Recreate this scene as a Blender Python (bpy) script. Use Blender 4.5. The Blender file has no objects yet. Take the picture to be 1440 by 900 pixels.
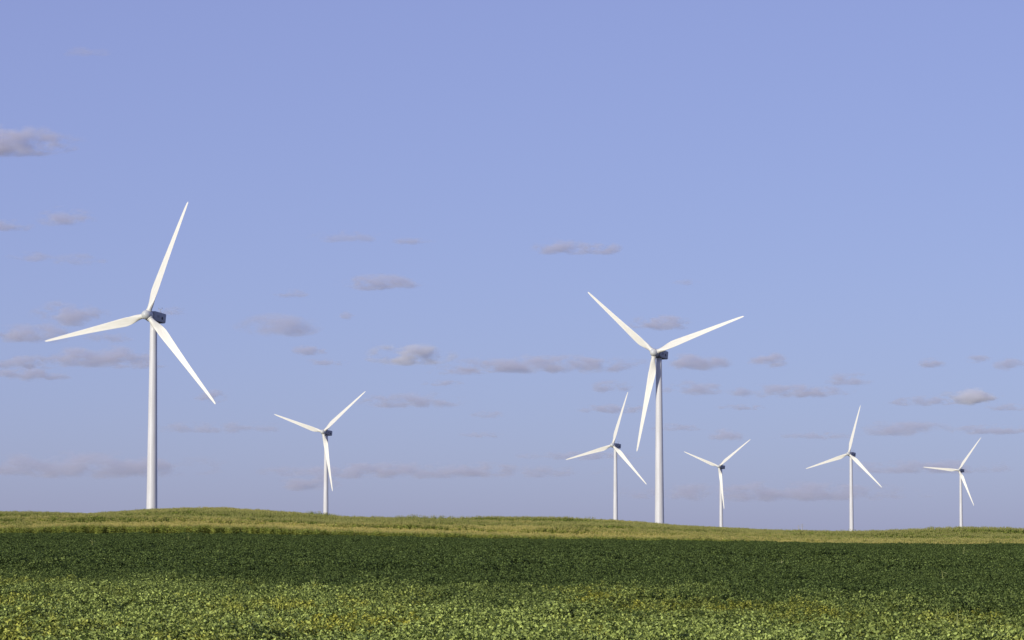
import bpy, bmesh, math
import numpy as np
from mathutils import Matrix, Vector

R = math.radians
scene = bpy.context.scene
col = scene.collection

# ------------------------------------------------------------------ camera
F = 4000.0                       # focal length in pixels of the 1440 px wide photo (100 mm lens)
YH = 748.0                       # pixel row of the true horizon
CAM = Vector((0.0, 0.0, 3.6))
PITCH = math.atan((YH - 450.0) / F)
cd = bpy.data.cameras.new('camera')
cd.lens = 100.0; cd.sensor_width = 36.0; cd.sensor_fit = 'HORIZONTAL'
cd.clip_start = 1.0; cd.clip_end = 120000.0
cam = bpy.data.objects.new('camera', cd); col.objects.link(cam)
cam.location = CAM; cam.rotation_euler = (R(90) + PITCH, 0, 0)
scene.camera = cam

# ------------------------------------------------------------------ sky and sun
SUN_EL, SUN_AZ = 16.0, 35.0      # degrees: elevation; how far left of straight behind the camera
world = bpy.data.worlds.new('World'); scene.world = world; world.use_nodes = True
wn = world.node_tree; bg = wn.nodes['Background']
sky = wn.nodes.new('ShaderNodeTexSky'); sky.sky_type = 'NISHITA'; sky.sun_disc = False
sky.sun_elevation = R(SUN_EL); sky.sun_rotation = R(180 + SUN_AZ)
sky.air_density = 0.9; sky.dust_density = 1.0; sky.ozone_density = 1.0; sky.altitude = 500.0
spl = wn.nodes.new('ShaderNodeSeparateColor'); tin = wn.nodes.new('ShaderNodeCombineColor')
wn.links.new(sky.outputs[0], spl.inputs[0])
for i, (g_, k_) in enumerate(((.37, 1.885), (.49, 1.715), (.43, 3.20))):      # softer falloff, the photo's violet white balance
    pw = wn.nodes.new('ShaderNodeMath'); pw.operation = 'POWER'; pw.inputs[1].default_value = g_
    ml = wn.nodes.new('ShaderNodeMath'); ml.operation = 'MULTIPLY'; ml.inputs[1].default_value = k_
    wn.links.new(spl.outputs[i], pw.inputs[0]); wn.links.new(pw.outputs[0], ml.inputs[0]); wn.links.new(ml.outputs[0], tin.inputs[i])
wn.links.new(tin.outputs[0], bg.inputs[0]); bg.inputs[1].default_value = 0.1
sd = bpy.data.lights.new('sun', 'SUN'); sd.energy = 3.4; sd.angle = R(0.53); sd.color = (1.0, 0.93, 0.80)
sun = bpy.data.objects.new('sun', sd); col.objects.link(sun)
to_sun = Vector((-math.sin(R(SUN_AZ)) * math.cos(R(SUN_EL)), -math.cos(R(SUN_AZ)) * math.cos(R(SUN_EL)), math.sin(R(SUN_EL))))
sun.rotation_euler = to_sun.to_track_quat('Z', 'Y').to_euler(); sun.location = (-60, -60, 60)
vs = scene.view_settings
vs.view_transform = 'Standard'; vs.look = 'None'; vs.gamma = 1.0; vs.exposure = 0.0; vs.use_curve_mapping = False
cy = scene.cycles
cy.max_bounces = 8; cy.diffuse_bounces = 1; cy.glossy_bounces = 2; cy.transmission_bounces = 3
cy.volume_bounces = 8; cy.transparent_max_bounces = 8
cy.volume_step_rate = 1.0; cy.volume_max_steps = 128
cy.use_denoising = True; cy.denoiser = 'OPENIMAGEDENOISE'; cy.denoising_input_passes = 'RGB_ALBEDO_NORMAL'; cy.denoising_prefilter = 'ACCURATE'
scene.render.filter_size = 0.95

# ------------------------------------------------------------------ helpers
def ray(px, py):
    """Direction through a photo pixel with unit depth along the lens axis."""
    v = Vector(((px - 720) / F, 1.0, (450 - py) / F))
    return Matrix.Rotation(PITCH, 3, 'X') @ v

def link(name, me, mat=None, parent=None):
    o = bpy.data.objects.new(name, me); col.objects.link(o)
    if mat and me and not me.materials: me.materials.append(mat)
    if parent: o.parent = parent
    return o

def tag(o, label=None, cat=None, group=None, kind=None):
    if label: o['label'] = label
    if cat: o['category'] = cat
    if group: o['group'] = group
    if kind: o['kind'] = kind
    return o

def bm_mesh(name, bm, smooth=False):
    me = bpy.data.meshes.new(name); bm.normal_update(); bm.to_mesh(me); bm.free()
    if smooth: me.shade_smooth()
    return me

def py_mesh(name, v, f, smooth=False):
    me = bpy.data.meshes.new(name); me.from_pydata([tuple(p) for p in v], [], f); me.update()
    if smooth: me.shade_smooth()
    return me

def loft(rings, cap0=True, cap1=True):
    v, f = [], []
    n = len(rings[0])
    for r in rings: v.extend(r)
    for i in range(len(rings) - 1):
        for j in range(n):
            k = (j + 1) % n
            f.append((i * n + j, i * n + k, (i + 1) * n + k, (i + 1) * n + j))
    if cap0: f.append(tuple(range(n))[::-1])
    if cap1: f.append(tuple((len(rings) - 1) * n + j for j in range(n)))
    return v, f

def hash2(ix, iy, seed):
    h = (ix.astype(np.int64) * 374761393 + iy.astype(np.int64) * 668265263 + seed * 1274126177) & 0xffffffff
    h = ((h ^ (h >> 13)) * 1274126177) & 0xffffffff
    return ((h ^ (h >> 16)) & 0xffff) / 65535.0

def vnoise(x, y, seed=0):
    x = np.asarray(x, float); y = np.asarray(y, float)
    ix = np.floor(x).astype(int); iy = np.floor(y).astype(int)
    fx = x - ix; fy = y - iy
    fx = fx * fx * (3 - 2 * fx); fy = fy * fy * (3 - 2 * fy)
    a = hash2(ix, iy, seed); b = hash2(ix + 1, iy, seed); c = hash2(ix, iy + 1, seed); d = hash2(ix + 1, iy + 1, seed)
    return (a * (1 - fx) + b * fx) * (1 - fy) + (c * (1 - fx) + d * fx) * fy     # 0..1

def fbm(x, y, seed=0, o=3):
    s, a, t = 0, 1.0, 0
    for k in range(o):
        s = s + a * vnoise(np.asarray(x) * 2 ** k, np.asarray(y) * 2 ** k, seed + k); t += a; a *= .5
    return s / t

def sstep(a, b, x):
    t = np.clip((np.asarray(x, float) - a) / (b - a), 0, 1); return t * t * (3 - 2 * t)

# ------------------------------------------------------------------ materials
def new_mat(name):
    m = bpy.data.materials.new(name); m.use_nodes = True
    nt = m.node_tree; p = nt.nodes['Principled BSDF']
    return m, nt, p

def N(nt, t, **kw):
    n = nt.nodes.new(t)
    for k, v in kw.items(): setattr(n, k, v)
    return n

def paint(name, rgb, rough=.38, var=.06, streak=True):
    """Painted steel / gel coat with faint vertical dirt streaks and mottling."""
    m, nt, p = new_mat(name)
    tc = N(nt, 'ShaderNodeTexCoord'); mp = N(nt, 'ShaderNodeMapping')
    mp.inputs['Scale'].default_value = (1.6, 1.6, .10 if streak else .5)
    nt.links.new(tc.outputs['Object'], mp.inputs[0])
    no = N(nt, 'ShaderNodeTexNoise'); no.inputs['Scale'].default_value = 1.0; no.inputs['Detail'].default_value = 5
    nt.links.new(mp.outputs[0], no.inputs['Vector'])
    cr = N(nt, 'ShaderNodeValToRGB')
    cr.color_ramp.elements[0].position = .30; cr.color_ramp.elements[1].position = .62
    d = [c * (1 - 2.2 * var) for c in rgb]
    cr.color_ramp.elements[0].color = (d[0], d[1] * .99, d[2] * .96, 1); cr.color_ramp.elements[1].color = (*rgb, 1)
    nt.links.new(no.outputs[0], cr.inputs[0]); nt.links.new(cr.outputs[0], p.inputs['Base Color'])
    p.inputs['Roughness'].default_value = rough
    p.inputs['Specular IOR Level'].default_value = .4
    return m

M = {}
M['tower'] = paint('tower_paint', (.72, .72, .72))
M['blade'] = paint('blade_gel_coat', (.78, .77, .69), .42, .03, False)
M['hub'] = paint('spinner_paint', (.62, .64, .62), .4, .04, False)
M['nacelle'] = paint('nacelle_paint', (.34, .36, .40), .4, .06)
M['dark'] = paint('dark_rubber', (.035, .037, .045), .6, .05, False)
M['pole'] = paint('weathered_pole', (.40, .40, .41), .7, .05)
M['steel'] = paint('grey_steel', (.30, .31, .32), .5, .08)

def leaf_mat(name, c0, c1, trans=.35, rough=.42, tone_cols=None, spec=.35):
    """Leaves: each leaf its own tint, plants shifted towards tone_cols by their tone (yellowing, dryness)."""
    m, nt, p = new_mat(name)
    out = nt.nodes['Material Output']
    at = N(nt, 'ShaderNodeAttribute', attribute_name='leaf'); at.attribute_type = 'GEOMETRY'
    mx = N(nt, 'ShaderNodeMix', data_type='RGBA'); mx.inputs[6].default_value = (*c0, 1); mx.inputs[7].default_value = (*c1, 1)
    nt.links.new(at.outputs['Fac'], mx.inputs[0])
    colr = mx.outputs[2]
    if tone_cols:
        tn = N(nt, 'ShaderNodeAttribute', attribute_name='tone'); tn.attribute_type = 'INSTANCER'
        m2 = N(nt, 'ShaderNodeMix', data_type='RGBA'); m2.inputs[6].default_value = (*tone_cols[0], 1); m2.inputs[7].default_value = (*tone_cols[1], 1)
        nt.links.new(at.outputs['Fac'], m2.inputs[0])
        m3 = N(nt, 'ShaderNodeMix', data_type='RGBA')
        nt.links.new(tn.outputs['Fac'], m3.inputs[0]); nt.links.new(colr, m3.inputs[6]); nt.links.new(m2.outputs[2], m3.inputs[7])
        colr = m3.outputs[2]
        gd = N(nt, 'ShaderNodeAttribute', attribute_name='yellowing'); gd.attribute_type = 'INSTANCER'
        m4 = N(nt, 'ShaderNodeMix', data_type='RGBA', blend_type='MULTIPLY'); m4.inputs[7].default_value = (1.22, 1.0, .62, 1)
        nt.links.new(gd.outputs['Fac'], m4.inputs[0]); nt.links.new(colr, m4.inputs[6]); colr = m4.outputs[2]
    nt.links.new(colr, p.inputs['Base Color'])
    p.inputs['Roughness'].default_value = rough; p.inputs['Specular IOR Level'].default_value = spec
    tr = N(nt, 'ShaderNodeBsdfTranslucent')
    br = N(nt, 'ShaderNodeMix', data_type='RGBA', blend_type='MULTIPLY'); br.inputs[0].default_value = 1
    br.inputs[7].default_value = (1.25, 1.15, .5, 1)
    nt.links.new(colr, br.inputs[6]); nt.links.new(br.outputs[2], tr.inputs[0])
    ms = N(nt, 'ShaderNodeMixShader'); ms.inputs[0].default_value = trans
    nt.links.new(p.outputs[0], ms.inputs[1]); nt.links.new(tr.outputs[0], ms.inputs[2]); nt.links.new(ms.outputs[0], out.inputs[0])
    return m

M['soy'] = leaf_mat('soybean_leaf', (.018, .034, .008), (.175, .240, .068), .06, .6,  # varied leaf colours; the near-black low ends also stand in for shaded gaps
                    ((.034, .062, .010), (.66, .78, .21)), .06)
M['corn_leaf'] = leaf_mat('corn_leaf', (.060, .100, .015), (.46, .54, .11), .15, .6, ((.28, .30, .045), (.72, .68, .17)), .06)
M['tassel'] = leaf_mat('corn_tassel', (.28, .29, .09), (.45, .44, .15), .2, .7, ((.52, .44, .14), (.76, .65, .23)), .1)
M['weed'] = leaf_mat('weed_leaf', (.34, .42, .12), (.60, .62, .24), .3, .6, None, .1)

def soil_mat():
    m, nt, p = new_mat('field_soil')
    tc = N(nt, 'ShaderNodeTexCoord')
    no = N(nt, 'ShaderNodeTexNoise'); no.inputs['Scale'].default_value = 1.7; no.inputs['Detail'].default_value = 8
    nt.links.new(tc.outputs['Object'], no.inputs['Vector'])
    cr = N(nt, 'ShaderNodeValToRGB')
    cr.color_ramp.elements[0].position = .35; cr.color_ramp.elements[0].color = (.030, .028, .014, 1)
    cr.color_ramp.elements[1].position = .68; cr.color_ramp.elements[1].color = (.07, .066, .030, 1)
    nt.links.new(no.outputs[0], cr.inputs[0]); nt.links.new(cr.outputs[0], p.inputs['Base Color'])
    bp = N(nt, 'ShaderNodeBump'); bp.inputs['Strength'].default_value = .6; bp.inputs['Distance'].default_value = .1
    nt.links.new(no.outputs[0], bp.inputs['Height']); nt.links.new(bp.outputs[0], p.inputs['Normal'])
    p.inputs['Roughness'].default_value = .95; p.inputs['Specular IOR Level'].default_value = .1
    return m
M['soil'] = soil_mat()

# ------------------------------------------------------------------ where the turbines stand
TIP = 41.25; HUB_H = 80.0; OVERHANG = 4.4
# hub pixel, the three blade tip pixels, label
TURB = [
 ((207.3, 443), ((265, 285), (62, 485), (306, 571)), 'tallest white wind turbine, standing behind the left hilltop'),
 ((920.5, 496), ((826, 410), (1048, 445), (895, 637)), 'second largest white wind turbine, a blade shadow down its tower'),
 ((454.5, 607.5), ((515, 550), (385, 587), (467, 692)), 'white wind turbine on the hill slope, right of the tallest turbine'),
 ((861.5, 626), ((883, 551), (796, 648), (909, 681)), 'smaller white wind turbine just left of the second largest turbine'),
 ((1011, 656), ((1055, 617), (962, 637), (1017, 716)), 'small white wind turbine just right of the second largest turbine'),
 ((1193.5, 638), ((1210, 570), (1133, 661), (1238, 685)), 'white wind turbine second from the right edge, one blade almost upright'),
 ((1348.4, 661), ((1379, 615), (1299, 658), (1368, 711)), 'smallest white wind turbine, farthest right, one blade level to its left'),
]
turbines = []
for hub, tips, label in TURB:
    t = np.array(tips, float) - np.array(hub, float); t[:, 1] *= -1
    t -= t.mean(0)
    sx = math.sqrt((t[:, 0] ** 2).sum() / 1.5); L = math.sqrt((t[:, 1] ** 2).sum() / 1.5)
    phi = math.acos(min(1, sx / L))
    ang = np.arctan2(t[:, 0] / (sx / L), t[:, 1])
    psi = np.angle(np.exp(1j * 3 * ang).mean()) / 3
    depth = F * TIP / L
    hp = CAM + ray(*hub) * depth
    bearing = math.atan2(hp.x, hp.y)
    w = .75 * (phi + bearing) + .25 * R(27) if hub[0] != 920.5 else R(26.5)
    #                                  # how far the rotor faces to the left of the -Y axis
    base = Vector((hp.x + math.sin(w) * OVERHANG, hp.y + math.cos(w) * OVERHANG, hp.z - HUB_H))
    turbines.append((base, -w, psi, label))
BASES = np.array([b[0] for b in turbines])

# ------------------------------------------------------------------ terrain
EDGE, CREST = 600.0, 765.0
SOY_H, CORN_H = 1.12, 2.75
PXE = [-400, 0, 130, 300, 480, 700, 1000, 1200, 1440, 1900]
PYE = [753, 752.5, 752.5, 752.8, 755.5, 759.5, 763, 766, 767, 767]          # where the soy meets the corn
DROP = [.1, -.25, -.75, -.75, -.2, .2, .5, 1.2, 1.3, 1.3]                   # corn foot hidden behind the soy edge
PXC = [-400, 0, 60, 125, 170, 210, 260, 320, 370, 420, 480, 540, 600, 660, 720, 800, 860, 905, 950, 1010, 1080, 1140, 1190, 1250, 1300, 1350, 1440, 1900]
PYC = [722, 719, 720, 721, 717.5, 714.5, 713, 712.5, 715.5, 719.5, 725, 726.5, 728, 727.5, 727.5, 728, 729.5, 733, 737, 740, 743.5, 745.5, 747, 746.7, 745.5, 745.5, 747, 748]

def ground(x, y):
    x = np.asarray(x, float); y = np.asarray(y, float)
    yy = np.maximum(y, 40.0); px = 720 + F * x / yy
    e = CAM.z - (np.interp(px, PXE, PYE) - YH) / F * EDGE - SOY_H
    soy = e * sstep(60, EDGE, y) ** 1.0
    soy = soy + (fbm(x / 70, y / 45, 5) - .5) * .55 * sstep(90, 170, y) * sstep(600, 500, y)
    drop = np.interp(px, PXE, DROP)
    c0 = e - drop
    cr = CAM.z - (np.interp(px, PXC, PYC) - YH) / F * CREST - CORN_H * .93
    t = np.clip((y - EDGE - 8) / (CREST - EDGE - 8), 0, 1)
    corn = c0 + (cr - c0) * (t * .75 + .25 * t * t * (3 - 2 * t))
    env = np.sin(np.pi * np.clip(t, 0, 1))
    corn = corn + env * ((fbm(x / 60 + 3, y / 24, 21, 2) - .5) * 3.0)
    near = np.where(y < EDGE, soy, 0) + np.where(y >= EDGE, soy * (1 - sstep(EDGE, EDGE + 8, y)) + corn * sstep(EDGE, EDGE + 8, y), 0)
    d2 = (x[..., None] - BASES[:, 0]) ** 2 + (y[..., None] - BASES[:, 1]) ** 2 + 30.0
    wgt = d2 ** -1.5
    far = (wgt * BASES[:, 2]).sum(-1) / wgt.sum(-1)
    k = sstep(CREST, 925, y)
    return near * (1 - k) + far * k

ds = np.concatenate([np.arange(-40, 600, 5), np.arange(600, 800, 3), np.arange(800, 1000, 10), np.arange(1000, 3400, 40), np.geomspace(3400, 60000, 24)])
us = np.concatenate([[-.9, -.7, -.5, -.4], np.linspace(-.32, .32, 161), [.4, .5, .7, .9]])
D, U = np.meshgrid(ds, us, indexing='ij'); X = U * (np.maximum(D, 0) + 90)
Z = ground(X, D)
v = np.stack([X, D, Z], -1).reshape(-1, 3); nu = len(us)
f = [(i * nu + j, i * nu + j + 1, (i + 1) * nu + j + 1, (i + 1) * nu + j) for i in range(len(ds) - 1) for j in range(nu - 1)]
tag(link('ground', py_mesh('ground', v, f, True), M['soil']), kind='structure')

def top_down(px, py, h=SOY_H):
    """Point on the crop canopy seen at a photo pixel (march along the line of sight to the terrain)."""
    d = ray(px, py); s = np.linspace(45, 900, 8000)
    x, y, z = CAM.x + d.x * s, CAM.y + d.y * s, CAM.z + d.z * s
    g = ground(x, y) + h
    i = int(np.argmax(z < g)); return x[i], y[i], float(g[i] - h)

# ------------------------------------------------------------------ wind turbines
def tower_mesh():
    rings = []
    for i in range(25):
        z = -1.0 + (HUB_H - .9) * i / 24
        r = 2.02 - (2.02 - 1.20) * max(0, z) / 78
        rings.append([(r * math.cos(a), r * math.sin(a), z) for a in np.linspace(0, 2 * math.pi, 48, endpoint=False)])
    return py_mesh('tower', *loft(rings), True)

def ring_mesh(name, r, z0, z1, n=48):
    return py_mesh(name, *loft([[(rr * math.cos(a), rr * math.sin(a), z) for a in np.linspace(0, 2 * math.pi, n, endpoint=False)]
                                for rr, z in ((r * .97, z0), (r, z0 + .04), (r, z1 - .04), (r * .97, z1))]), False)

def blade_mesh():
    n = 28
    rs = np.concatenate([np.linspace(1.5, 12, 16), np.linspace(13, 39, 18), [40, 40.7, 41.1, TIP]])
    rings = []
    for r in rs:
        ch = float(np.interp(r, [1.5, 2.6, 5.5, 8.5, 11, 16, 24, 34, 39, 40.7, TIP], [1.75, 1.75, 2.55, 3.1, 2.95, 2.45, 1.8, 1.15, .80, .52, .12]))
        th = float(np.interp(r, [1.5, 2.6, 5.5, 8.5, 14, 24, TIP], [1, .98, .56, .38, .25, .19, .16]))
        k = float(sstep(2.4, 7.5, r))                        # circle -> aerofoil
        tw = R(float(np.interp(r, [1.5, 5, 9, 16, 26, TIP], [15, 13.5, 11, 6.5, 3, 1]))) + R(2)
        yb = 1.1 * (r / TIP) ** 2.0
        ring = []
        for a in np.linspace(0, 2 * math.pi, n, endpoint=False):
            cx, cy_ = .5 * math.cos(a), .5 * math.sin(a)
            c = .5 + .5 * math.cos(a)                        # 1 leading, 0 trailing
            s = 1 - c
            yt = 5 * .2 * (.2969 * math.sqrt(max(s, 0)) - .126 * s - .3516 * s * s + .2843 * s ** 3 - .1015 * s ** 4) * 2.5
            camber = .06 * 4 * s * (1 - s)
            ya = (yt * (.6 if math.sin(a) < 0 else 1.0)) * (1 if math.sin(a) >= 0 else -1) * .5 + camber
            xa = c - .68
            px_ = (cx * (1 - k) + xa * k) * ch
            py_ = (cy_ * (1 - k) + ya * k * (1.0 if k else 0)) * ch * (th if k > 0 else 1) if k < 1 else ya * ch * th * 1.6
            if 0 < k < 1: py_ = (cy_ * th * (1 - k) + ya * th * 1.6 * k) * ch
            ring.append((px_ * math.cos(tw) - py_ * math.sin(tw) * -1, py_ * math.cos(tw) - px_ * math.sin(tw) + yb, r))
        rings.append(ring)
    return py_mesh('blade', *loft(rings), True)

def hub_mesh():
    prof = [(1.35, 1.45), (1.55, 1.4), (1.68, 1.1), (1.72, .4), (1.70, -.4), (1.60, -1.1), (1.38, -1.7), (1.02, -2.15), (.60, -2.42), (.22, -2.52), (.02, -2.54)]
    rings = [[(r * math.cos(a), y, r * math.sin(a)) for a in np.linspace(0, 2 * math.pi, 40, endpoint=False)] for r, y in prof]
    return py_mesh('hub', *loft(rings), True)

def collar_mesh():
    return ring_mesh('root_collar', 1.02, 1.25, 1.95, 40)

def nacelle_mesh():
    # side outline (distance behind the rotor, height), extruded across and rounded
    prof = [(1.7, -1.25), (1.55, 1.25), (2.3, 1.68), (9.8, 1.72), (10.35, 1.5), (10.0, -1.35), (9.4, -1.68), (3.2, -1.68)]
    bm = bmesh.new()
    a = [bm.verts.new((-1.72, y, z)) for y, z in prof]; b = [bm.verts.new((1.72, y, z)) for y, z in prof]
    n = len(prof)
    for i in range(n):
        k = (i + 1) % n; bm.faces.new((a[i], a[k], b[k], b[i]))
    bm.faces.new(a[::-1]); bm.faces.new(b)
    bmesh.ops.recalc_face_normals(bm, faces=bm.faces)
    bmesh.ops.bevel(bm, geom=list(bm.edges), offset=.22, segments=3, affect='EDGES', profile=.6)
    me = bm_mesh('nacelle', bm, True)
    return me

def disc_mesh(name, r, thick):
    bm = bmesh.new()
    bmesh.ops.create_cone(bm, cap_ends=True, segments=28, radius1=r, radius2=r * .93, depth=thick)
    bmesh.ops.rotate(bm, verts=bm.verts, matrix=Matrix.Rotation(R(90), 3, 'Y'))
    return bm_mesh(name, bm)

def box_mesh(name, sx, sy, sz, bev=.02):
    bm = bmesh.new(); bmesh.ops.create_cube(bm, size=1)
    bmesh.ops.scale(bm, verts=bm.verts, vec=(sx, sy, sz))
    bmesh.ops.bevel(bm, geom=list(bm.edges), offset=bev, segments=1, affect='EDGES')
    return bm_mesh(name, bm)

def sensor_mesh():
    bm = bmesh.new()
    def bar(x, y, z, sx, sy, sz):
        r = bmesh.ops.create_cube(bm, size=1)['verts']
        bmesh.ops.scale(bm, verts=r, vec=(sx, sy, sz)); bmesh.ops.translate(bm, verts=r, vec=(x, y, z))
    bar(0, 0, .8, .10, .10, 1.7); bar(0, 0, 1.5, 1.3, .07, .07); bar(-.62, 0, 1.75, .07, .07, .5); bar(.62, 0, 1.75, .07, .07, .5)
    bar(-.62, 0, 2.0, .3, .22, .12); bar(.62, .1, 2.0, .06, .5, .2)
    return bm_mesh('wind_sensor', bm)

def beacon_mesh():
    rings = [[(r * math.cos(a), r * math.sin(a), z) for a in np.linspace(0, 2 * math.pi, 16, endpoint=False)] for r, z in ((.16, 0), (.16, .12), (.13, .16), (.13, .42), (.08, .5))]
    return py_mesh('beacon', *loft(rings), False)

ME = dict(tower=tower_mesh(), blade=blade_mesh(), hub=hub_mesh(), collar=collar_mesh(), nacelle=nacelle_mesh(),
          emblem=disc_mesh('emblem', .52, .05), louver=box_mesh('vent_louver', .05, .16, .75), hatch=box_mesh('roof_hatch', 1.5, 1.9, .22, .05),
          yaw=ring_mesh('yaw_bearing', 1.30, 78.05, 78.5), flange=ring_mesh('flange', 1.235, 77.7, 77.95), sensor=sensor_mesh(), beacon=beacon_mesh())
TILT = R(-4.0)
for base, rz, psi, label in turbines:
    t = bpy.data.objects.new('wind_turbine', None); col.objects.link(t)
    t.empty_display_size = 3
    t.location = base; t.rotation_euler = (0, 0, rz)
    tag(t, label, 'wind turbine', 'white three-bladed wind turbines')
    link('tower', ME['tower'], M['tower'], t)
    link('yaw_bearing', ME['yaw'], M['dark'], t)
    link('flange', ME['flange'], M['tower'], t)
    H = Matrix.Translation((0, -OVERHANG, HUB_H)) @ Matrix.Rotation(TILT, 4, 'X')
    nac = link('nacelle', ME['nacelle'], M['nacelle'], t); nac.matrix_local = H
    for sx in (-1, 1):
        e = link('emblem', ME['emblem'], M['dark'], nac); e.location = (sx * 1.74, 7.5, -.15)
        for j in range(3):
            s = link('vent_louver', ME['louver'], M['dark'], nac); s.location = (sx * 1.73, 4.1 + j * .55, .1)
    h = link('roof_hatch', ME['hatch'], M['nacelle'], nac); h.location = (0, 5.2, 1.78)
    s = link('wind_sensor', ME['sensor'], M['steel'], nac); s.location = (0, 8.9, 1.68)
    b = link('beacon', ME['beacon'], M['steel'], nac); b.location = (.8, 8.0, 1.7)
    hb = link('hub', ME['hub'], M['hub'], t); hb.matrix_local = H
    for k in range(3):
        bl = link('blade', ME['blade'], M['blade'], t)
        bl.matrix_local = H @ Matrix.Rotation(psi + k * 2 * math.pi / 3, 4, 'Y') @ Matrix.Rotation(R(.3), 4, 'X')
        link('root_collar', ME['collar'], M['blade'], bl)

# ------------------------------------------------------------------ crops: small plant clumps scattered over the fields
rng = np.random.default_rng(7)

def leaf_attr(me, vals):
    a = me.attributes.new('leaf', 'FLOAT', 'FACE'); a.data.foreach_set('value', np.asarray(vals, np.float32))

def soy_clump(seed, shoots, rad, zl, zh, size, nl):
    """Bean plants: shoots of uneven height, each crowned with drooping three-leaflet leaves; a leaflet is a folded oval."""
    r = np.random.default_rng(seed); V, Fc, A = [], [], []
    for sh in range(shoots):
        q = rad * math.sqrt(r.random()); th = r.random() * 6.283
        top = zl + (zh - zl) * r.random() ** .8; spread = r.uniform(.5, 1.2)
        tint = r.random(); az0 = r.random() * 6.283
        for i in range(nl):
            az = az0 + i * 2.4 + r.normal(0, .3); out = (.03 + .10 * r.random()) * spread * size / .1
            c = Vector((q * math.cos(th) + math.cos(az) * out, q * math.sin(th) + math.sin(az) * out, top - i * .035 * r.uniform(.4, 1.6)))
            base = Matrix.Rotation(az, 3, 'Z') @ Matrix.Rotation(R(min(86, max(-20, r.normal(48, 24)))), 3, 'Y')
            for k in (-1, 0, 1):
                s = size * (.75 + .5 * r.random())
                m = base @ Matrix.Rotation(k * 1.2, 3, 'Z') @ Matrix.Rotation(R(r.normal(8, 30)), 3, 'Y') @ Matrix.Rotation(R(r.normal(0, 36)), 3, 'X')
                w = s * .35; fold = s * .07
                pts = [(.02, 0, 0), (.35 * s + .02, -w, fold), (.75 * s + .02, -w * .72, fold * .6), (s + .02, 0, -fold), (.75 * s + .02, w * .72, fold * .6), (.35 * s + .02, w, fold)]
                o = len(V); V += [c + m @ Vector(p) for p in pts]
                Fc += [(o, o + 1, o + 2, o + 3), (o, o + 3, o + 4, o + 5)]
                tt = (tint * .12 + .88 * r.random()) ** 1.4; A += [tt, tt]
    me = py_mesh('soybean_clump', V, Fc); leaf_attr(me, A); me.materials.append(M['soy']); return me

def ribbon(V, Fc, A, pts, side, widths, tint):
    o = len(V)
    for p, w in zip(pts, widths):
        V.append(p - side * w); V.append(p + side * w)
    for i in range(len(pts) - 1):
        a = o + 2 * i; Fc.append((a, a + 1, a + 3, a + 2)); A.append(tint)

def corn_clump(seed, n, rad, h):
    r = np.random.default_rng(seed); V, Fc, A, mi = [], [], [], []
    for i in range(n):
        q = rad * math.sqrt(r.random()); th = r.random() * 6.283
        c = Vector((q * math.cos(th), q * math.sin(th), 0)); hh = h * r.normal(.86, .035)
        az0 = r.random() * 6.283; tint = r.random()
        ribbon(V, Fc, A, [c, c + Vector((0, 0, hh))], Vector((math.cos(az0), math.sin(az0), 0)), (.018, .012), tint); 
        for k in range(9):
            z = hh * (.22 + .70 * k / 8); az = az0 + k * math.pi + r.normal(0, .5)
            d = Vector((math.cos(az), math.sin(az), 0)); L = r.uniform(.62, .88) * (1 - .4 * abs(k - 4) / 5); lift = r.uniform(.25, .6)
            pts = [c + Vector((0, 0, z)) + d * (L * t) + Vector((0, 0, L * lift * (1.9 * t - 2.0 * t * t))) for t in (0, .3, .62, 1)]
            ribbon(V, Fc, A, pts, Vector((-d.y, d.x, r.normal(0, .7))).normalized(), (.040, .066, .055, .005), min(1, max(0, tint * .5 + r.random() * .5)))
        mi += [0] * (len(Fc) - len(mi))
        top = c + Vector((0, 0, hh))
        for k in range(5):
            az = r.random() * 6.283; ln = r.uniform(.26, .40); sp = r.uniform(.1, .55)
            d = Vector((math.cos(az) * sp, math.sin(az) * sp, 1)).normalized()
            ribbon(V, Fc, A, [top - Vector((0, 0, .05)), top + d * ln], Vector((-math.sin(az), math.cos(az), 0)), (.014, .009), r.random())
        mi += [1] * (len(Fc) - len(mi))
    me = py_mesh('corn_clump', V, Fc); leaf_attr(me, A)
    me.materials.append(M['corn_leaf']); me.materials.append(M['tassel'])
    me.polygons.foreach_set('material_index', mi); return me

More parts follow.
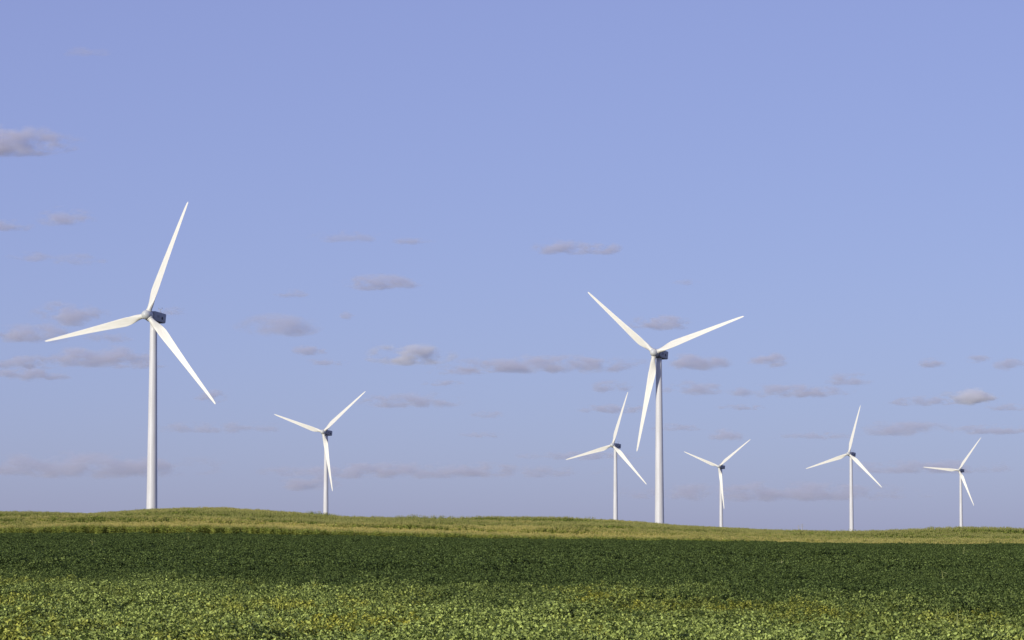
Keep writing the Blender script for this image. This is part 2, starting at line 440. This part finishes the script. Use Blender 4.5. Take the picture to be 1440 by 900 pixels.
def scatter(name, meshes, P, rot, scl, idx, tone, label, cat, yellow=None):
    """One stuff object: a cloud of plant positions with a clump set on each by geometry nodes."""
    src = bpy.data.collections.new(name + '_clumps')
    for m_ in meshes: src.objects.link(bpy.data.objects.new(m_.name, m_))
    me = bpy.data.meshes.new(name); me.vertices.add(len(P)); me.vertices.foreach_set('co', np.asarray(P, np.float32).ravel())
    def at(nm, ty, val, key='value'):
        a = me.attributes.new(nm, ty, 'POINT'); a.data.foreach_set(key, np.asarray(val).ravel())
    at('turn', 'FLOAT_VECTOR', np.asarray(rot, np.float32), 'vector'); at('size', 'FLOAT_VECTOR', np.asarray(scl, np.float32), 'vector')
    at('which', 'INT', np.asarray(idx, np.int32)); at('tone', 'FLOAT', np.asarray(tone, np.float32))
    at('yellowing', 'FLOAT', np.asarray(np.zeros(len(P)) if yellow is None else yellow, np.float32))
    o = link(name, me); tag(o, label, cat, kind='stuff')
    g = bpy.data.node_groups.new(name, 'GeometryNodeTree')
    g.interface.new_socket('Geometry', in_out='INPUT', socket_type='NodeSocketGeometry')
    g.interface.new_socket('Geometry', in_out='OUTPUT', socket_type='NodeSocketGeometry')
    gi = g.nodes.new('NodeGroupInput'); go = g.nodes.new('NodeGroupOutput')
    ci = g.nodes.new('GeometryNodeCollectionInfo'); ci.inputs['Collection'].default_value = src
    ci.inputs['Separate Children'].default_value = True; ci.inputs['Reset Children'].default_value = True
    ip = g.nodes.new('GeometryNodeInstanceOnPoints'); ip.inputs['Pick Instance'].default_value = True
    def named(nm, ty):
        n = g.nodes.new('GeometryNodeInputNamedAttribute'); n.data_type = ty; n.inputs['Name'].default_value = nm
        return n.outputs['Attribute']
    e2r = g.nodes.new('FunctionNodeEulerToRotation')
    g.links.new(named('turn', 'FLOAT_VECTOR'), e2r.inputs[0]); g.links.new(e2r.outputs[0], ip.inputs['Rotation'])
    g.links.new(named('size', 'FLOAT_VECTOR'), ip.inputs['Scale']); g.links.new(named('which', 'INT'), ip.inputs['Instance Index'])
    g.links.new(gi.outputs[0], ip.inputs['Points']); g.links.new(ci.outputs[0], ip.inputs['Instance']); g.links.new(ip.outputs[0], go.inputs[0])
    o.modifiers.new('scatter', 'NODES').node_group = g
    return o

def jitter_grid(y0, y1, step, half):
    """Jittered points filling a wedge |x| < half * y + 6 between two distances."""
    ys = np.arange(y0, y1, step); out = []
    for y in ys:
        w = half * y + 6; xs = np.arange(-w, w, step)
        out.append(np.stack([xs + rng.uniform(-.5, .5, len(xs)) * step, np.full(len(xs), y) + rng.uniform(-.5, .5, len(xs)) * step], -1))
    return np.concatenate(out)

# soybeans
def soy_tone(x, y):
    """0 = dark green beans, 1 = the paler yellow-green strip along the near side of the field."""
    lim = 103 - x * 1.1 + (fbm(x / 4, y / 12, 31) - .5) * 84
    lim = np.clip(lim, 70, 190)
    s = sstep(lim + 42, lim - 24, y) * .84
    s = s + (fbm(x / 1.2, y / 1.6, 44, 2) - .5) * .45 * (s > .1) + (vnoise(x * 2.1, y * 2.1, 9) > .93) * .18
    s = s + (fbm(x / 14, y / 9, 71) - .5) * .22
    return np.clip(s, 0, 1)

def streak(x, y):
    return fbm(x / 16, y / 2.6, 51, 3) - .5

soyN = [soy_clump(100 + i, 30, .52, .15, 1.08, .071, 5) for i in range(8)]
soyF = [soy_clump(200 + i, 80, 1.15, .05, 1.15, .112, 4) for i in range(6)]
for nm, ms, y0, y1, st, lab in (('soybeans', soyN, 34, 175, .70, 'near strip of leafy soybeans filling the bottom of the picture'),
                               ('soybeans', soyF, 174.5, EDGE + 1.5, 1.5, 'far dark green soybeans reaching back to the edge of the corn')):
    P = jitter_grid(y0, y1, st, .25)
    x, y = P[:, 0], P[:, 1]
    sk = streak(x, y); keep = rng.random(len(P)) > .05 + .5 * (sk < -.14)
    P, x, y, sk = P[keep], x[keep], y[keep], sk[keep]; n = len(P)
    far_ = float(y0 > 100)
    lump = fbm(x / 2.4, y / 3.2, 57, 2)
    z = ground(x, y) + sk * (.62 + .5 * far_) + (lump - .5) * .40 + rng.normal(0, .09, n)
    rot = np.stack([rng.normal(0, .06, n), rng.normal(0, .06, n), rng.uniform(0, 6.283, n)], -1)
    s = rng.uniform(.80, 1.12, n) + .35 * (vnoise(x / 3.1, y / 4.2, 58) - .4); scl = np.stack([s, s, s], -1)
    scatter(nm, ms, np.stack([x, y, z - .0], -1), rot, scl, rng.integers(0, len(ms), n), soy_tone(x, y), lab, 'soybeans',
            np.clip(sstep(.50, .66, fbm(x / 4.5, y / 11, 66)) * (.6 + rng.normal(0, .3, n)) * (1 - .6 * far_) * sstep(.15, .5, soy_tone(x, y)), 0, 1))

# corn
cornM = [corn_clump(300 + i, 7, .62, CORN_H) for i in range(6)]
P = jitter_grid(EDGE + 5.0, 792, 1.12, .25)
# a ragged front row
x, y = P[:, 0], P[:, 1]
keep = y > EDGE + 6.5 + (vnoise(x / 9, x * 0, 61) - .5) * 3 + (vnoise(x / 1.5, x * 0, 62) - .5) * 5
keep &= (y > EDGE + 10) | (rng.random(len(y)) < .6)
P = P[keep]; x, y = P[:, 0], P[:, 1]; n = len(P)
band = fbm(x / 48 + 2, y / 13, 81, 3)
tall = sstep(.485, .535, band) * sstep(EDGE + 12, EDGE + 40, y)
s = .86 + .36 * tall * sstep(755, 725, y) + .15 * sstep(EDGE + 16, EDGE + 9, y) + .10 * (vnoise(x / 6, y / 3, 82) - .5) + .20 * (vnoise(x / 1.9, y / 2.4, 83) - .5) * sstep(730, 690, y) + rng.normal(0, .04, n)
gold = sstep(EDGE + 9, EDGE + 16, y) * sstep(EDGE + 85, EDGE + 25, y)
tone = np.clip(.20 + .55 * gold - .55 * tall + (fbm(x / 60 + 9, y / 14, 91, 3) - .5) * 1.6 * sstep(EDGE + 8, EDGE + 20, y) + rng.normal(0, .12, n), 0, 1)
scatter('corn', cornM, np.stack([x, y, ground(x, y) - .04], -1), np.stack([rng.normal(0, .04, n), rng.normal(0, .04, n), rng.uniform(0, 6.283, n)], -1),
        np.stack([s, s, s], -1), rng.integers(0, 6, n), tone, 'tall tasselled corn covering the hill behind the soybeans', 'corn')

# ------------------------------------------------------------------ tall weeds and volunteer stalks standing out of the beans
def stalk_mesh(name, h, w):
    rings = [[(w * k * math.cos(a), w * k * math.sin(a), z) for a in np.linspace(0, 6.283, 7, endpoint=False)] for z, k in ((0, 1), (h * .6, .8), (h, .35))]
    me = py_mesh(name, *loft(rings)); leaf_attr(me, [.6] * len(me.polygons)); return me

def weed_leaf_mesh(L, w, droop, tint):
    V, Fc, A = [], [], []
    pts = [Vector((L * t, 0, L * (.75 * t - droop * t * t))) for t in (0, .25, .5, .75, 1)]
    ribbon(V, Fc, A, pts, Vector((0, 1, .2)), (w * .5, w, w * .9, w * .6, w * .05), tint)
    me = py_mesh('leaf', V, Fc); leaf_attr(me, A); return me

WEEDS = [  # pixel of the foot in the canopy, height, leaves, wide leaf, label
 (1343, 893, 1.55, 9, .020, 'tall thin pale weed stalk near the bottom right corner'),
 (1308, 880, 1.35, 8, .022, 'pale forked weed stalk left of the tall thin weed at bottom right'),
 (634, 884, 1.10, 7, .018, 'thin grassy weed leaning in the near beans, bottom middle'),
 (108, 838, 1.25, 12, .035, 'bushy yellow-green weed above the near beans, lower left'),
 (443, 822, 1.45, 8, .024, 'upright pale weed in the beans below the slope turbine'),
 (1005, 838, 1.35, 10, .040, 'leafy yellow-green weed in the beans below the second largest turbine'),
 (1076, 842, 1.30, 8, .034, 'pale weed right of the leafy one in the dark beans'),
 (1330, 820, 1.60, 8, .030, 'slim weed in the dark beans at far right'),
 (1098, 800, 1.60, 8, .050, 'yellow-green weed midway up the dark beans, right of centre'),
 (267, 764, 2.3, 10, .060, 'volunteer corn stalk in the beans in front of the corn, at left'),
 (1328, 776, 2.3, 9, .055, 'left one of two weeds near the back edge of the beans, at right'),
 (1352, 783, 2.2, 9, .055, 'right one of two weeds near the back edge of the beans, at right'),
 (130, 772, 2.0, 10, .060, 'pale clumpy weed near the back of the beans, far left'),
]
wr = np.random.default_rng(23)
for px, py, h, nl, lw, lab in WEEDS:
    x, y, z = top_down(px, py, SOY_H * .8)
    o = bpy.data.objects.new('tall_weed', None); col.objects.link(o); o.location = (x, y, z); o.empty_display_size = .3
    o.rotation_euler = (wr.normal(0, .07), wr.normal(0, .12), wr.random() * 6.28)
    tag(o, lab, 'weed', 'weeds standing above the soybeans')
    link('stem', stalk_mesh('stem', h, .012 + lw * .3), M['weed'], o)
    for k in range(nl):
        lf = link('leaf', weed_leaf_mesh(wr.uniform(.22, .42) * (.7 + lw * 12), lw, wr.uniform(.5, 1.3), wr.random()), M['weed'], o)
        lf.location = (0, 0, h * (.40 + .56 * k / nl)); lf.rotation_euler = (0, 0, k * 2.4 + wr.normal(0, .3))

# ------------------------------------------------------------------ two faint steel poles beyond the ridge
def pole_mesh():
    return py_mesh('mast', *loft([[(r * math.cos(a), r * math.sin(a), z) for a in np.linspace(0, 6.283, 16, endpoint=False)] for r, z in ((.9, -1), (.75, 12), (.5, 31))]), True)
pm, am = pole_mesh(), box_mesh('crossarm', 5.0, .35, .35, .05)
for px, top, depth, lab in ((1128, 736.5, 4000, 'faint slim grey pole on the skyline, left of the second turbine from the right'),
                            (1123, 738.5, 4300, 'fainter grey pole on the skyline, left of the other faint pole')):
    p = CAM + ray(px, top) * depth; g = float(ground(np.array([p.x]), np.array([p.y]))[0])
    o = bpy.data.objects.new('utility_pole', None); col.objects.link(o); o.location = (p.x, p.y, g)
    tag(o, lab, 'utility pole', 'faint poles on the skyline')
    k = (p.z - g) / 31.0
    m_ = link('mast', pm, M['pole'], o); m_.scale = (1, 1, k)
    for zz in (27, 29.5):
        c = link('crossarm', am, M['pole'], o); c.location = (0, 0, zz * k)

# ------------------------------------------------------------------ clouds: real volumes on one level, kilometres away
def cloud_mat(name, albedo):
    m = bpy.data.materials.new(name); m.use_nodes = True; nt = m.node_tree
    nt.nodes.remove(nt.nodes['Principled BSDF']); out = nt.nodes['Material Output']
    pv = N(nt, 'ShaderNodeVolumePrincipled'); pv.inputs['Color'].default_value = (*albedo, 1); pv.inputs['Anisotropy'].default_value = .0
    tc = N(nt, 'ShaderNodeTexCoord'); oi = N(nt, 'ShaderNodeObjectInfo'); geo = N(nt, 'ShaderNodeNewGeometry')
    # object colour carries: density, noise size in metres / 1000, edge fill
    sp = N(nt, 'ShaderNodeSeparateColor'); nt.links.new(oi.outputs['Color'], sp.inputs[0])
    def math_(op, a, b=None, c=None, clamp=False):
        n = N(nt, 'ShaderNodeMath', operation=op); n.use_clamp = clamp
        for i, x in enumerate((a, b, c)):
            if x is None: continue
            if isinstance(x, (int, float)): n.inputs[i].default_value = x
            else: nt.links.new(x, n.inputs[i])
        return n.outputs[0]
    sv = N(nt, 'ShaderNodeVectorMath', operation='SCALE'); nt.links.new(geo.outputs['Position'], sv.inputs[0])
    nt.links.new(math_('DIVIDE', .001, sp.outputs[1]), sv.inputs['Scale'])
    no = N(nt, 'ShaderNodeTexNoise'); no.inputs['Scale'].default_value = 1.0; no.inputs['Detail'].default_value = 4.5; no.inputs['Roughness'].default_value = .55
    st = N(nt, 'ShaderNodeVectorMath', operation='MULTIPLY'); st.inputs[1].default_value = (.45, .3, 1.0)
    nt.links.new(sv.outputs[0], st.inputs[0]); nt.links.new(st.outputs[0], no.inputs['Vector'])
    sx = N(nt, 'ShaderNodeSeparateXYZ'); nt.links.new(tc.outputs['Object'], sx.inputs[0])
    # ellipsoid with a flattened underside
    zc = math_('MULTIPLY', math_('ADD', sx.outputs[2], .35), math_('ADD', 1.0, math_('MULTIPLY', math_('LESS_THAN', sx.outputs[2], -.35), 1.0)))
    r2 = math_('ADD', math_('ADD', math_('POWER', math_('ABSOLUTE', sx.outputs[0]), 2.0), math_('POWER', math_('ABSOLUTE', sx.outputs[1]), 2.0)), math_('POWER', math_('ABSOLUTE', math_('MULTIPLY', zc, .8)), 2.0))
    fall = math_('SUBTRACT', 1.0, math_('SQRT', r2))
    val = math_('ADD', fall, math_('MULTIPLY', math_('SUBTRACT', no.outputs[0], .5), 3.6))
    val = math_('SUBTRACT', val, sp.outputs[2])
    dn = math_('MULTIPLY', math_('MULTIPLY', val, 1.6, clamp=True), math_('MULTIPLY', fall, 4.0, clamp=True))
    nt.links.new(math_('MULTIPLY', dn, math_('MULTIPLY', sp.outputs[0], .02)), pv.inputs['Density'])
    nt.links.new(pv.outputs[0], out.inputs['Volume'])
    return m
M['cloud'] = cloud_mat('shaded_cloud_vapour', (.93, .915, .96)); M['cumulus'] = cloud_mat('sunlit_cloud_vapour', (.998, .997, .998))  # first colour dimmed to mimic shaded, hazy cloud; second kept bright as sunlit
bm = bmesh.new(); bmesh.ops.create_icosphere(bm, subdivisions=3, radius=1.0); CLOUD = bm_mesh('cloud', bm); CLOUD.materials.append(M['cloud'])
CUMULUS = CLOUD.copy(); CUMULUS.materials[0] = M['cumulus']
CLOUDS = [  # centre x, y, width, height in photo pixels, optical thickness, label
 (12, 196, 190, 44, 2.2, 'largest grey cloud, cut by the left edge high in the sky'),
 (92, 304, 82, 30, 1.0, 'small mauve cloud below the large cloud at the left edge'),
 (8, 316, 70, 22, .8, 'small wisp at the left edge beside the small mauve cloud'),
 (42, 360, 66, 16, .5, 'thin streak at the left, nearer the edge of two side by side'),
 (110, 364, 76, 18, .5, 'thin streak between the left edge and the tallest turbine, right one of two'),
 (97, 439, 104, 38, 1.3, 'rounded mauve cloud left of the tallest turbine hub'),
 (52, 466, 124, 30, 1.0, 'ragged cloud just under the rounded cloud left of the tallest turbine'),
 (34, 508, 130, 22, 1.0, 'long flat cloud at the left edge, upper one of two layers'),
 (38, 526, 124, 20, 1.0, 'long flat cloud at the left edge, lower one of two layers'),
 (140, 500, 160, 32, 1.3, 'mauve cloud below the left-pointing blade of the tallest turbine'),
 (240, 437, 50, 14, .6, 'wisp right behind the nacelle of the tallest turbine'),
 (298, 556, 46, 20, .8, 'small cloud at the low blade tip of the tallest turbine'),
 (488, 332, 100, 18, .5, 'faint streak in the middle sky, left one of two'),
 (581, 337, 58, 14, .7, 'short faint streak in the middle sky, right one of two'),
 (532, 396, 112, 24, 1.2, 'flat grey cloud above the slope turbine, with tapered ends'),
 (407, 412, 50, 14, .7, 'small streak left of the flat grey cloud'),
 (394, 456, 116, 34, 1.0, 'ragged cloud right of the tallest turbine, rising to its right end'),
 (434, 491, 54, 18, .9, 'small cloud under the ragged cloud right of the tallest turbine'),
 (460, 508, 58, 13, .7, 'flat wisp above the slope turbine hub'),
 (487, 442, 26, 14, .5, 'tiny puff right of the ragged cloud'),
 (576, 497, 118, 32, 2.3, 'bright puffy cloud with a pale top, middle of the sky'),
 (580, 562, 150, 24, .9, 'flat cloud right of the slope turbine, below the bright puffy cloud'),
 (770, 511, 300, 28, 1.3, 'longest flat cloud, reaching left from the second largest turbine'),
 (686, 582, 48, 12, .5, 'tiny streak below the longest flat cloud, upper of two'),
 (676, 611, 60, 10, .5, 'tiny streak below the longest flat cloud, lower of two'),
 (793, 346, 84, 26, 1.2, 'small mauve cloud high above the second largest turbine'),
 (849, 348, 52, 20, .9, 'smaller cloud touching the right end of the small mauve one'),
 (930, 453, 90, 22, 1.2, 'flat cloud between the raised blades of the second largest turbine'),
 (978, 508, 96, 26, 1.2, 'cloud right behind the nacelle of the second largest turbine'),
 (861, 543, 60, 20, .9, 'small cloud at the tip of the smaller turbine left of the tower'),
 (862, 574, 100, 15, .8, 'thin flat cloud crossing the upright blade of the smaller turbine'),
 (1080, 505, 54, 24, 1.1, 'small lone puff to the right of the second largest turbine'),
 (976, 545, 86, 22, .9, 'ragged cloud below the lone puff, beside the big tower'),
 (1110, 549, 170, 20, 1.0, 'long thin cloud left of the nearly upright blade at right'),
 (1194, 532, 70, 20, .9, 'small cloud just above the nearly upright blade at right'),
 (1022, 611, 50, 20, .8, 'small cloud above the turbine right of the big tower'),
 (1308, 510, 40, 18, .9, 'tiny cloud at upper right, left one of three'),
 (1374, 504, 38, 13, .7, 'tiny cloud at upper right, middle one of three'),
 (1420, 510, 44, 24, .8, 'tiny cloud at upper right, touching the right edge'),
 (1368, 556, 84, 26, 2.3, 'bright puffy cloud near the right edge'),
 (1296, 563, 94, 16, .9, 'flat tail left of the bright cloud near the right edge'),
 (1268, 600, 130, 26, .9, 'long low cloud above the smallest turbine, left part'),
 (1392, 603, 124, 16, .8, 'long low cloud above the smallest turbine, right part'),
 (965, 396, 38, 11, .4, 'faint tiny wisp between the raised right blade and the high mauve cloud'),
 (130, 652, 360, 40, 1.0, 'broad faint bank low in the sky behind the tallest tower'),
 (600, 660, 440, 26, 1.0, 'broad faint bank low in the sky, middle'),
 (432, 678, 90, 24, .9, 'faint low puff left of the slope turbine tower'),
 (1090, 690, 420, 30, .9, 'broad faint bank low in the sky behind the right turbines'),
 (1310, 655, 240, 22, .8, 'broad faint bank low in the sky behind the two rightmost turbines'),
 (310, 600, 200, 18, .6, 'faint long streak between the tallest turbine and the slope turbine'),
 (150, 474, 70, 16, .6, 'thin wisp just above the left-pointing blade of the tallest turbine'),
 (14, 470, 60, 22, .8, 'ragged scrap at the left edge beside the rounded mauve cloud'),
 (190, 512, 90, 14, .7, 'thin tail crossing the upper tower of the tallest turbine'),
 (622, 538, 60, 10, .6, 'tiny wisp below the bright puffy cloud in the middle'),
 (648, 522, 90, 10, .6, 'thin left tail of the longest flat cloud'),
 (1040, 572, 70, 10, .6, 'tiny streak under the ragged cloud right of the big tower'),
 (950, 600, 90, 12, .6, 'faint streak just right of the big tower, half way down it'),
 (1150, 612, 120, 12, .5, 'faint streak left of the nearly upright blade, low in the sky'),
 (820, 640, 180, 14, .6, 'faint low streak left of the smaller turbine beside the big tower'),
 (1420, 572, 70, 12, .6, 'thin wisp under the bright cloud at the right edge'),
 (120, 72, 70, 16, .3, 'very faint wisp at the top left'),
]
BASE_ALT = 1400.0
for cx, cyp, wpx, hpx, tau, lab in CLOUDS:
    el = (YH - (cyp + hpx * .3)) / F
    depth = min(BASE_ALT / el, 42000.0)
    c = CAM + ray(cx, cyp) * depth
    wx, hz = wpx * depth / F * .5, hpx * depth / F * .5
    dy = min(wx * .6, hz * 2.2)
    o = link('cloud', CUMULUS if tau == 2.3 else CLOUD); o.location = c; o.scale = (wx * 1.25, dy, hz * 1.2)
    # tau over the usual half depth -> density
    o.color = (min(.95 * tau / (dy * 1.1) / .02, 1.0), max(hz * 1.0, 40) / 1000.0, .12, 1)
    tag(o, lab, 'cloud', 'small clouds scattered over the sky')
